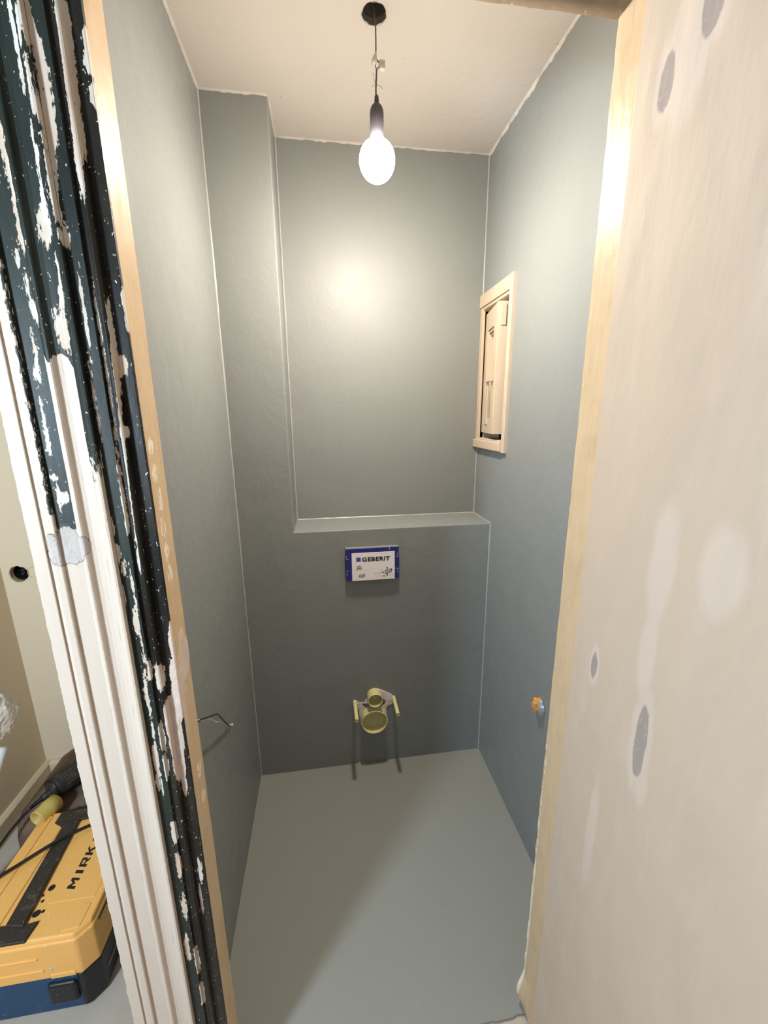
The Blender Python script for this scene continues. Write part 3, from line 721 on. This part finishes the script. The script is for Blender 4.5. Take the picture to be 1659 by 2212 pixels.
flat('print_drawing', [PP(831, 1231.5, yy), PP(845, 1227.5, yy), PP(846.5, 1228.5, yy), PP(846, 1236, yy), PP(831, 1240, yy)], 'ink_mid')
flat('print_drawing', [PP(832, 1232.2, yy-.0004), PP(845, 1228.6, yy-.0004), PP(845, 1235.4, yy-.0004), PP(832, 1239, yy-.0004)], 'ink_grey', yy-.0004)
for (u, v) in ((836.5, 1226.5), (827.5, 1236), (836.5, 1240.5), (846, 1230)):
    flat('print_arrow', [PP(u-1.7, v, yy-.0006), PP(u, v-2.1, yy-.0006), PP(u+1.7, v, yy-.0006), PP(u, v+2.1, yy-.0006)], 'ink', yy-.0006)
for (u0, v0, u1, v1, t) in ((806, 1238.6, 824, 1237.2, .25), (824, 1229.5, 824, 1236, .35), (827, 1244.5, 832.5, 1243, .7), (830, 1243.5, 830.5, 1247, .4), (811, 1241, 811, 1248, .15), (820, 1241, 820, 1248, .15), (812, 1244.5, 851, 1241, .15)):
    d = Vector((u1-u0, v1-v0)).normalized(); nx, ny = -d.y*t, d.x*t
    flat('print_line', [PP(u0+nx, v0+ny, yy), PP(u1+nx, v1+ny, yy), PP(u1-nx, v1-ny, yy), PP(u0-nx, v0-ny, yy)], 'ink_mid' if t > .2 else 'ink_grey')
fy = PY-0.0007
for (u0, v0, u1, v1) in ((748, 1201, 749, 1206), (747.5, 1208.2, 753, 1209), (749, 1238, 750, 1244), (748, 1233.5, 754, 1234.2), (855, 1201.5, 861, 1202.4), (858.4, 1194, 859.4, 1199), (855, 1227, 861, 1228), (858.6, 1231, 859.5, 1237), (840.5, 1182.6, 842, 1187)):
    flat('edge_slot', [PP(u0, v0, fy), PP(u1, v0, fy), PP(u1, v1, fy), PP(u0, v1, fy)], 'chip_white', fy, 0.001, plate)
V, Fc = [], []
n = 60
for i in range(n+1):
    x = fx0+(fx1-fx0)*i/n; h = 0.0012+0.0022*max(0, fnoise(x*90, 2, 0)+.2)
    V += [(x, PY+0.001, fz1-0.0006), (x, PY+0.001+0.001, fz1+h), (x, 0.0, fz1+h), (x, 0, fz1-0.0006)]
    if i:
        q = 4*(i-1); Fc += [[q+k, q+(k+1) % 4, q+4+(k+1) % 4, q+4+k] for k in range(4)]
make('paint_residue', V, Fc, 'wall', plate)

# ------------------------------------------------------------------ pipe stubs and mounting rods
def ring_pipe(name, label, cat, cpx, L, ro, wall_t, capdepth, bump=False):
    c = on_plane(cpx[0], cpx[1], 1, -L)
    t = thing(name, label, cat, (c.x, 0, c.z-ro))
    V, Fc = lathe([(ro-wall_t, -0.012-capdepth), (ro-wall_t, L), (ro-wall_t*.4, L+0.0012), (ro, L), (ro, 0.0), (ro, -0.02)], (c.x, 0, c.z), (0, -1, 0), 44)
    make('sleeve', V, Fc, 'pvc', t, smooth=True).modifiers.new('es', 'EDGE_SPLIT')
    V, Fc = lathe([(0.0005, 0.004), (ro*.30, 0.003), (ro*.62, 0.0015), (ro*.80, 0.0), (ro*.86, 0.002), (ro-wall_t+0.0006, 0.003)], (c.x, 0, c.z), (0, -1, 0), 40, True)
    V = [v+Vector((0, capdepth, 0)) for v in V]
    cap = make('end_cap', V, Fc, 'pvc_in', t, smooth=True)
    if bump:
        V, Fc = lathe([(ro*.62, -0.004), (ro*.62, 0.012), (ro*.52, 0.014), (ro*.5, 0.004), (0.0006, 0.002)], (c.x, capdepth, c.z), (0, -1, 0), 30)
        make('inner_ring', V, Fc, 'pvc_in', cap, smooth=True)
        V, Fc = lathe([(0.005, 0.0), (0.0045, 0.008), (0.0006, 0.010)], (c.x+0.003, capdepth, c.z-0.004), (0, -1, 0), 14)
        make('nipple', V, Fc, 'pvc', cap, smooth=True)
    return t, c
ring_pipe('drain_pipe', 'wide yellowish drain sleeve low in the wall, under the narrower one', 'pipe', (809.5, 1560.5), 0.040, 0.0565, 0.0028, -0.0075)
ring_pipe('flush_pipe', 'narrow yellowish flush pipe sleeve just above the wide drain sleeve', 'pipe', (811, 1514), 0.042, 0.0322, 0.0028, -0.012, True)
for (u, v, L, lab) in ((766.3, 1515, 0.118, 'yellowish mounting tube left of the drain sleeve'), (850.2, 1505, 0.112, 'yellowish mounting tube right of the drain sleeve')):
    c = on_plane(u, v, 1, 0)
    t = thing('mounting_rod', lab, 'rod', (c.x, 0, c.z-0.008), 'mounting tubes beside the drain')
    V, Fc = lathe([(0.0058, L-0.012), (0.0058, L), (0.0070, L+0.0008), (0.0080, L), (0.0078, 0.0), (0.0078, -0.01)], (c.x, 0, c.z), (0, -1, 0), 20)
    make('sleeve', V, Fc, 'pvc', t, smooth=True)
    V, Fc = lathe([(0.0058, 0.0), (0.003, 0.002), (0.0004, 0.002)], (c.x, -L+0.008, c.z), (0, -1, 0), 16)
    make('threaded_core', V, Fc, 'pvc_in', t, smooth=True)
# mortar smeared round the pipes
pl = [(761, 1517), (768, 1512), (778, 1518), (787, 1516), (793, 1507), (795, 1494), (803, 1488), (816, 1487), (826, 1490), (832, 1493), (842, 1497), (852, 1505), (851, 1514), (846, 1520), (838, 1523), (834, 1528), (835, 1537), (838, 1552), (838, 1562), (779, 1566), (777, 1548), (775, 1532), (770, 1529), (762, 1524)]
pts = [on_plane(u, v, 1, 0) for u, v in pl]; dense = []
for i, p in enumerate(pts):
    q = pts[(i+1) % len(pts)]
    for k in range(5):
        r = p.lerp(q, k/5); dense.append((r.x+0.0022*fnoise(r.x*160, r.z*160, 1), r.z+0.0022*fnoise(r.x*160, r.z*160, 8)))
cx = sum(p[0] for p in dense)/len(dense); cz = sum(p[1] for p in dense)/len(dense); n = len(dense); V, Fc = [], []
for s_, y in ((1.0, 0.0), (0.985, -0.003), (0.8, -0.0045), (0.55, -0.005)):
    for i, p in enumerate(dense): V.append((cx+(p[0]-cx)*s_, y+(0 if y == 0 else 0.0012*fnoise(p[0]*120, p[1]*120, s_*9)), cz+(p[1]-cz)*s_))
for k in range(3):
    for i in range(n): j = (i+1) % n; Fc.append([k*n+i, k*n+j, (k+1)*n+j, (k+1)*n+i])
make('mortar_patch', V, Fc, 'mortar', wall_back)
# white paint specks where floor meets wall
for (u, v, l) in ((777, 1652, .012), (786, 1651, .006)):
    p = on_plane(u, v, 1, -0.001); make('paint_speck', *boxes((p.x-l/2, p.x+l/2, -0.003, 0.0, 0.0005, 0.0035)), 'mortar', wall_back, bevel=0.001)

# ------------------------------------------------------------------ two loose wires on the left wall
def W3(u, v, x): return on_plane(u, v, 0, x)
endp = W3(497, 1569, 0.004)
t = thing('electric_wires', 'thin black and white wire ends sticking out of the left wall', 'wires', endp)
V, Fc = tube(smooth_path([W3(500, 1573, -0.01), W3(494, 1567, .008), W3(486, 1560, .018), W3(478, 1551, .026), W3(470, 1543, .03), W3(461, 1545, .032), W3(448, 1550, .034), W3(435, 1554, .036), W3(425, 1560, .036), W3(415, 1566, .036)]), 0.0017, 8)
make('black_wire', V, Fc, 'black_wire', t, smooth=True)
V, Fc = tube(smooth_path([W3(500, 1573, -0.01), W3(492, 1569, .006), W3(484, 1563, .014), W3(476, 1559, .020), W3(466, 1560, .025), W3(459, 1556, .028), W3(451, 1552, .03), W3(440, 1555, .034), W3(425, 1556, .036), W3(412, 1557, .036)]), 0.0018, 8)
make('white_wire', V, Fc, 'cord_white', t, smooth=True)
V, Fc = lathe([(0.0003, 0.0022), (0.007, 0.0018), (0.010, 0.0005), (0.0115, -0.0004)], (0, endp.y, endp.z-0.004), (1, 0, 0), 18)
make('wall_hole_collar', V, Fc, 'grey_film', t, smooth=True)
V, Fc = lathe([(0.003, 0), (0.0042, 0.002), (0.0040, 0.010), (0.0022, 0.012)], W3(497, 1567, 0.003), (0.8, -0.4, 0.5), 12, True, True)
make('wire_tip', V, Fc, 'cord_white', t, smooth=True)

# ------------------------------------------------------------------ orange foam plug in the right wall
oc = on_plane(1168, 1528, 0, XR)
t = thing('foam_plug', 'crumpled orange foam plug in a hole of the right wall', 'plug', (XR, oc.y, oc.z-0.03))
V, Fc = [], []
nu, nv = 26, 12
for j in range(nv+1):
    ph = math.pi*0.5*j/nv
    for i in range(nu):
        a = 2*math.pi*i/nu; q = Vector((math.sin(ph), math.cos(ph)*math.cos(a), math.cos(ph)*math.sin(a)))
        k = 1+0.38*fnoise(q.x*2.3+3, q.y*2.3, q.z*2.3)+0.2*abs(fnoise(q.x*6, q.y*6+4, q.z*6))
        V.append((XR+0.004-q.x*0.022*k, oc.y+0.010+q.y*0.021*k, oc.z+q.z*0.026*k))
for j in range(nv):
    for i in range(nu): m2 = (i+1) % nu; Fc.append([j*nu+i, (j+1)*nu+i, (j+1)*nu+m2, j*nu+m2])
make('foam', V, Fc, 'orange_foam', t)
V, Fc = [], []
for i in range(13):
    a = -2.2+4.0*i/12
    for k, (r, d) in enumerate(((0.020, 0.016), (0.026, 0.012), (0.031, 0.002))):
        r *= 1+0.12*fnoise(i*.7, k, 3); V.append((XR-d, oc.y+0.004-r*math.cos(a*0.75), oc.z+r*math.sin(a*.75)))
    if i:
        q = 3*(i-1); Fc += [[q, q+1, q+4, q+3], [q+1, q+2, q+5, q+4]]
make('grey_film', V, Fc, 'grey_film', t, smooth=True)

# ------------------------------------------------------------------ tool cases left of the casing
def rot_box(name, x0, x1, y0, y1, z0, z1, ch, mat, parent, bevel=0.004, taper=0.0):
    poly = [(x0+ch, y0), (x1-ch, y0), (x1, y0+ch), (x1, y1-ch), (x1-ch, y1), (x0+ch, y1), (x0, y1-ch), (x0, y0+ch)]
    cxm, cym = (x0+x1)/2, (y0+y1)/2; V = []
    for z, k in ((z0, 1.0), (z1, 1.0-taper)): V += [(cxm+(p[0]-cxm)*k, cym+(p[1]-cym)*k, z) for p in poly]
    Fc = [list(range(8))[::-1], list(range(8, 16))]+[[i, (i+1) % 8, 8+(i+1) % 8, 8+i] for i in range(8)]
    return make(name, V, Fc, mat, parent, bevel=bevel, seg=3)
X0, X1, Y0, Y1 = -0.652, -0.324, -0.676, -0.288
ZB, ZT = 0.118, 0.250
bc = thing('storage_case', 'dark blue tool case under the yellow case, black latch at its corner', 'tool case', ((X0+X1)/2, (Y0+Y1)/2, -0.008))
rot_box('body', X0+0.004, X1-0.006, Y0+0.004, Y1-0.004, -0.008, ZB, 0.030, 'case_blue', bc, 0.006)
rot_box('corner_guard', X1-0.075, X1-0.002, Y0+0.0005, Y1-0.001, 0.0, ZB-0.001, 0.030, 'case_black', bc, 0.005)
make('latch', *boxes((X1-0.12, X1-0.05, Y0-0.006, Y0+0.012, 0.03, 0.10)), 'case_black', bc, bevel=0.008, seg=3)
make('rib', *boxes((X1-0.003, X1+0.0005, Y0+0.05, Y1-0.04, 0.05, 0.055)), 'grey_film', bc, bevel=0.001)
yc = thing('tool_case', 'dusty yellow tool case lettered MIRKA on top of the blue case', 'tool case', ((X0+X1)/2, (Y0+Y1)/2, ZB))
rot_box('body', X0, X1, Y0, Y1, ZB, ZT-0.012, 0.030, 'case_yellow', yc, 0.006)
rot_box('lid', X0+0.004, X1-0.004, Y0+0.004, Y1-0.004, ZT-0.014, ZT, 0.030, 'case_yellow', yc, 0.005, 0.02)
zt_ = ZT
make('raised_panel', *boxes((-0.600, -0.560, Y0+0.03, Y1-0.03, zt_-0.002, zt_+0.004)), 'case_yellow', yc, bevel=0.003)
make('raised_panel', *boxes((-0.646, -0.612, Y0+0.03, Y1-0.02, zt_-0.002, zt_+0.004)), 'case_yellow', yc, bevel=0.003)
make('raised_panel', *boxes((-0.468, -0.350, -0.585, Y1-0.02, zt_-0.002, zt_+0.0012)), 'case_yellow', yc, bevel=0.001)
make('raised_panel', *prism([(-0.395, -0.660), (-0.352, -0.655), (-0.350, -0.600), (-0.372, -0.600)], 2, zt_-0.002, zt_+0.002), 'case_yellow', yc, bevel=0.0015)
hd = make('handle', *prism([(-0.540, -0.632), (-0.492, -0.640), (-0.512, -0.345), (-0.556, -0.345)], 2, zt_+0.001, zt_+0.012), 'case_dark', yc, bevel=0.004, seg=3)
make('handle_bracket', *prism([(-0.600, -0.672), (-0.470, -0.672), (-0.463, -0.628), (-0.500, -0.634), (-0.545, -0.628), (-0.600, -0.628)], 2, zt_-0.002, zt_+0.007), 'case_dark', hd, bevel=0.002)
make('handle_bracket', *prism([(-0.560, -0.358), (-0.530, -0.358), (-0.515, -0.340), (-0.470, -0.332), (-0.470, -0.300), (-0.590, -0.300), (-0.590, -0.340)], 2, zt_-0.002, zt_+0.007), 'case_dark', hd, bevel=0.002)
for (u, v, r) in ((112, 1918, .0085), (93, 1935, .0035), (92, 1947, .004), (79, 1974, .0095), (93, 1969, .0045)):
    p = on_plane(u, v, 2, zt_); V, Fc = lathe([(r*1.0, 0.0007), (r*.8, 0.0016), (0.0005, 0.0016)], (p.x, p.y, zt_), (0, 0, 1), 14)
    make('stain_spot', V, Fc, 'ink', yc)
def glyph(polys, pos):           # block letters: x along the case, y across it
    out = []
    for pl_ in polys:
        out.append(prism([(-0.416-0.0225*(q[1]), -0.557+0.0335*pos+0.0285*q[0]+0.004*q[1]) for q in pl_], 2, zt_+0.0006, zt_+0.0018))
    return merge(*out)
bar = lambda x0_, y0_, x1_, y1_: [(x0_, y0_), (x1_, y0_), (x1_, y1_), (x0_, y1_)]
GL = {'M': ([bar(0, 0, .24, 1), bar(.76, 0, 1, 1), [(.24, 1), (.24, .62), (.5, .25), (.5, .62)], [(.76, 1), (.5, .62), (.5, .25), (.76, .62)]], 0.0),
      'I': ([bar(.1, 0, .42, 1)], 1.12),
      'R': ([bar(0, 0, .26, 1), bar(.26, .78, .9, 1), bar(.68, .5, .92, .78), bar(.26, .34, .9, .5), [(.42, .34), (.7, .34), (1, 0), (.7, 0)]], 1.75),
      'K': ([bar(0, 0, .26, 1), [(.26, .38), (.26, .62), (.68, 1), (1, 1)], [(.36, .48), (.58, .62), (1, 0), (.68, 0)]], 2.75),
      'A': ([[(0, 0), (.26, 0), (.62, 1), (.38, 1)], [(.74, 0), (1, 0), (.62, 1), (.38, 1)], bar(.26, .2, .74, .38)], 3.75)}
V, Fc = merge(*[glyph(*g) for g in GL.values()])
make('lettering', V, Fc, 'ink', yc)
for (zz) in (0.150, 0.192):
    make('front_rib', *boxes((X0+0.05, X1-0.125+(0.19-zz)*0.2, Y0-0.003, Y0+0.004, zz, zz+0.006)), 'case_yellow', yc, bevel=0.0015)
make('seam_tab', *boxes((X1-0.105, X1-0.045, Y0-0.002, Y0+0.004, ZB+0.002, ZB+0.016)), 'case_yellow', yc, bevel=0.0015)
make('side_groove', *boxes((X1-0.002, X1+0.001, Y0+0.05, Y1-0.05, ZT-0.030, ZT-0.022)), 'case_dark', yc, bevel=0.001)
make('paint_drop', *lathe([(0.005, 0.0), (0.004, 0.0012), (0.0005, 0.0015)], on_plane(110, 2094, 1, Y0), (0, -1, 0), 12), 'tape', yc)

# soft brown bag behind the case, the sander and a tube lying on it
V, Fc = [], []
bx0, bx1, by0, by1, bz = -0.800, -0.440, -0.278, 0.090, 0.225
nu, nv = 40, 16
for j in range(nv+1):
    ph = math.pi*0.5*j/nv
    for i in range(nu):
        a = 2*math.pi*i/nu; c_, s_ = math.cos(a), math.sin(a)
        e = 0.35; ex = math.copysign(abs(c_)**e, c_); ey = math.copysign(abs(s_)**e, s_)
        rr = max(0.0, math.cos(ph))**0.30; zz = math.sin(ph)**0.5
        k = 1+0.035*fnoise(c_*2, s_*2, zz*2)
        V.append(((bx0+bx1)/2+(bx1-bx0)/2*ex*rr*k, (by0+by1)/2+(by1-by0)/2*ey*rr*min(k, 1.0), -0.008+(bz+0.008)*zz*(1+0.02*fnoise(c_*3, s_*3, 2))))
for j in range(nv):
    for i in range(nu): m2 = (i+1) % nu; Fc.append([j*nu+i, j*nu+m2, (j+1)*nu+m2, (j+1)*nu+i])
bag = tag(make('tool_bag', V, Fc, 'bag_brown', smooth=True), 'dusty brown cloth bag behind the yellow case, mostly hidden', 'bag')
pa_ = on_plane(106, 1710, 2, 0.272); pb_ = on_plane(168, 1664, 2, 0.272); da = (pb_-pa_).normalized()
sd = thing('sander', 'black rubber-gripped power tool with cord, lying behind the yellow case', 'power tool', (pa_.x, pa_.y, 0.225))
V, Fc = lathe([(0.0006, -0.002), (0.022, 0.0), (0.034, 0.008), (0.0390, 0.020), (0.0400, 0.060), (0.0430, 0.110), (0.0440, 0.170), (0.0400, 0.190), (0.0006, 0.192)], pa_, da, 28)
body = make('body', V, Fc, 'sander', sd, smooth=True)
V, Fc = lathe([(0.0006, -0.024), (0.0105, -0.024), (0.0125, -0.010), (0.0150, 0.0), (0.0160, 0.004)], pa_+Vector((0, 0, -0.006)), da, 18)
make('cord_collar', V, Fc, 'sander', body, smooth=True)
V, Fc = lathe([(0.0335, 0.006), (0.0365, 0.006), (0.0380, 0.012), (0.0365, 0.014)], pa_, da, 28)
make('end_ring', V, Fc, 'black_wire', body, smooth=True)
dd_, uu_, vv_ = frame_of(da)
side = Vector((da.y, -da.x, 0)).normalized()
for k in range(5):
    up_ = 0.25+0.22*k
    q0 = pa_+da*0.040+(side*math.cos(up_)+Vector((0, 0, 1))*math.sin(up_))*0.0405
    q1 = pa_+da*0.105+(side*math.cos(up_)+Vector((0, 0, 1))*math.sin(up_))*0.0433
    V, Fc = tube([q0, q1], 0.0013, 6); make('vent_rib', V, Fc, 'bag_brown', body)
cw = pa_-da*0.024+Vector((0, 0, -0.006))
V, Fc = tube(smooth_path([cw+da*0.005, cw-da*0.02+Vector((-0.006, 0, -0.006)), on_plane(62, 1750, 1, -0.28), on_plane(35, 1780, 1, -0.295), on_plane(8, 1815, 1, -0.31), on_plane(-20, 1860, 1, -0.33), on_plane(-45, 1930, 1, -0.36)], 10), lambda t: 0.0075-0.0030*min(1, t*2.2), 10)
make('cord', V, Fc, 'black_wire', body, smooth=True)
ta = on_plane(80, 1770, 2, 0.262); tb = on_plane(119, 1733, 2, 0.262); dt = (tb-ta).normalized()
tb_o = thing('hose_end', 'dirty yellow plastic hose end lying open beside the black tool', 'hose', (ta.x, ta.y, 0.235))
V, Fc = lathe([(0.0235, 0.07), (0.0235, 0.0), (0.0265, -0.001), (0.0275, 0.003), (0.0270, 0.03), (0.0285, 0.034), (0.0280, 0.066), (0.001, 0.068)], ta, dt, 26)
make('tube', V, Fc, 'tube_yellow', tb_o, smooth=True)
V, Fc = lathe([(0.0234, 0.0), (0.0004, 0.001)], ta+dt*0.055, dt, 22); make('inner_dark', V, Fc, 'hole', tb_o)
V, Fc = tube(smooth_path([(-0.80, -0.640, 0.10), (-0.730, -0.575, 0.205), (-0.662, -0.523, 0.262), (-0.600, -0.467, 0.266), (-0.540, -0.420, 0.269), (-0.500, -0.392, 0.266), (-0.455, -0.362, 0.259), (-0.400, -0.330, 0.258), (-0.352, -0.305, 0.256), (-0.310, -0.290, 0.225), (-0.300, -0.285, 0.10)], 8), 0.0048, 10)
tag(make('power_cable', V, Fc, 'black_wire', smooth=True), 'thin black cable lying across the top of the yellow case', 'cable')

# ------------------------------------------------------------------ crumpled film and white pole at the left edge
film_top = on_plane(-6, 1545, 1, -0.3)
V, Fc = [], []
nu, nv = 44, 26
for j in range(nv+1):
    ph = -math.pi/2+math.pi*j/nv
    for i in range(nu):
        a = 2*math.pi*i/nu; q = Vector((math.cos(ph)*math.cos(a), math.cos(ph)*math.sin(a), math.sin(ph)))
        k = 1+0.22*fnoise(q.x*1.8, q.y*1.8+2, q.z*1.8)+0.16*abs(fnoise(q.x*5, q.y*5, q.z*5+1))
        low = max(0, -q.z)
        V.append((film_top.x-0.012+q.x*0.062*k*(1-0.45*low), film_top.y+q.y*0.05*k, film_top.z-0.005+q.z*0.078*k))
for j in range(nv):
    for i in range(nu): m2 = (i+1) % nu; Fc.append([j*nu+i, j*nu+m2, (j+1)*nu+m2, (j+1)*nu+i])
tag(make('plastic_film', V, Fc, 'film'), 'crumpled translucent plastic film wrapped round the white pole', 'plastic film')
q0 = on_plane(26, 1553, 1, -0.3); q1 = on_plane(-112, 2013, 2, -0.008)
q0 = q0.lerp(q1, 0.135); V, Fc = tube([q0, q0.lerp(q1, .5), q1], 0.0105, 16)
tag(make('roller_pole', V, Fc, simple('white_pole_paint', srgb(228, 222, 212), 0.4), smooth=True), 'slim white pole leaning at the left edge, topped with plastic film', 'pole')
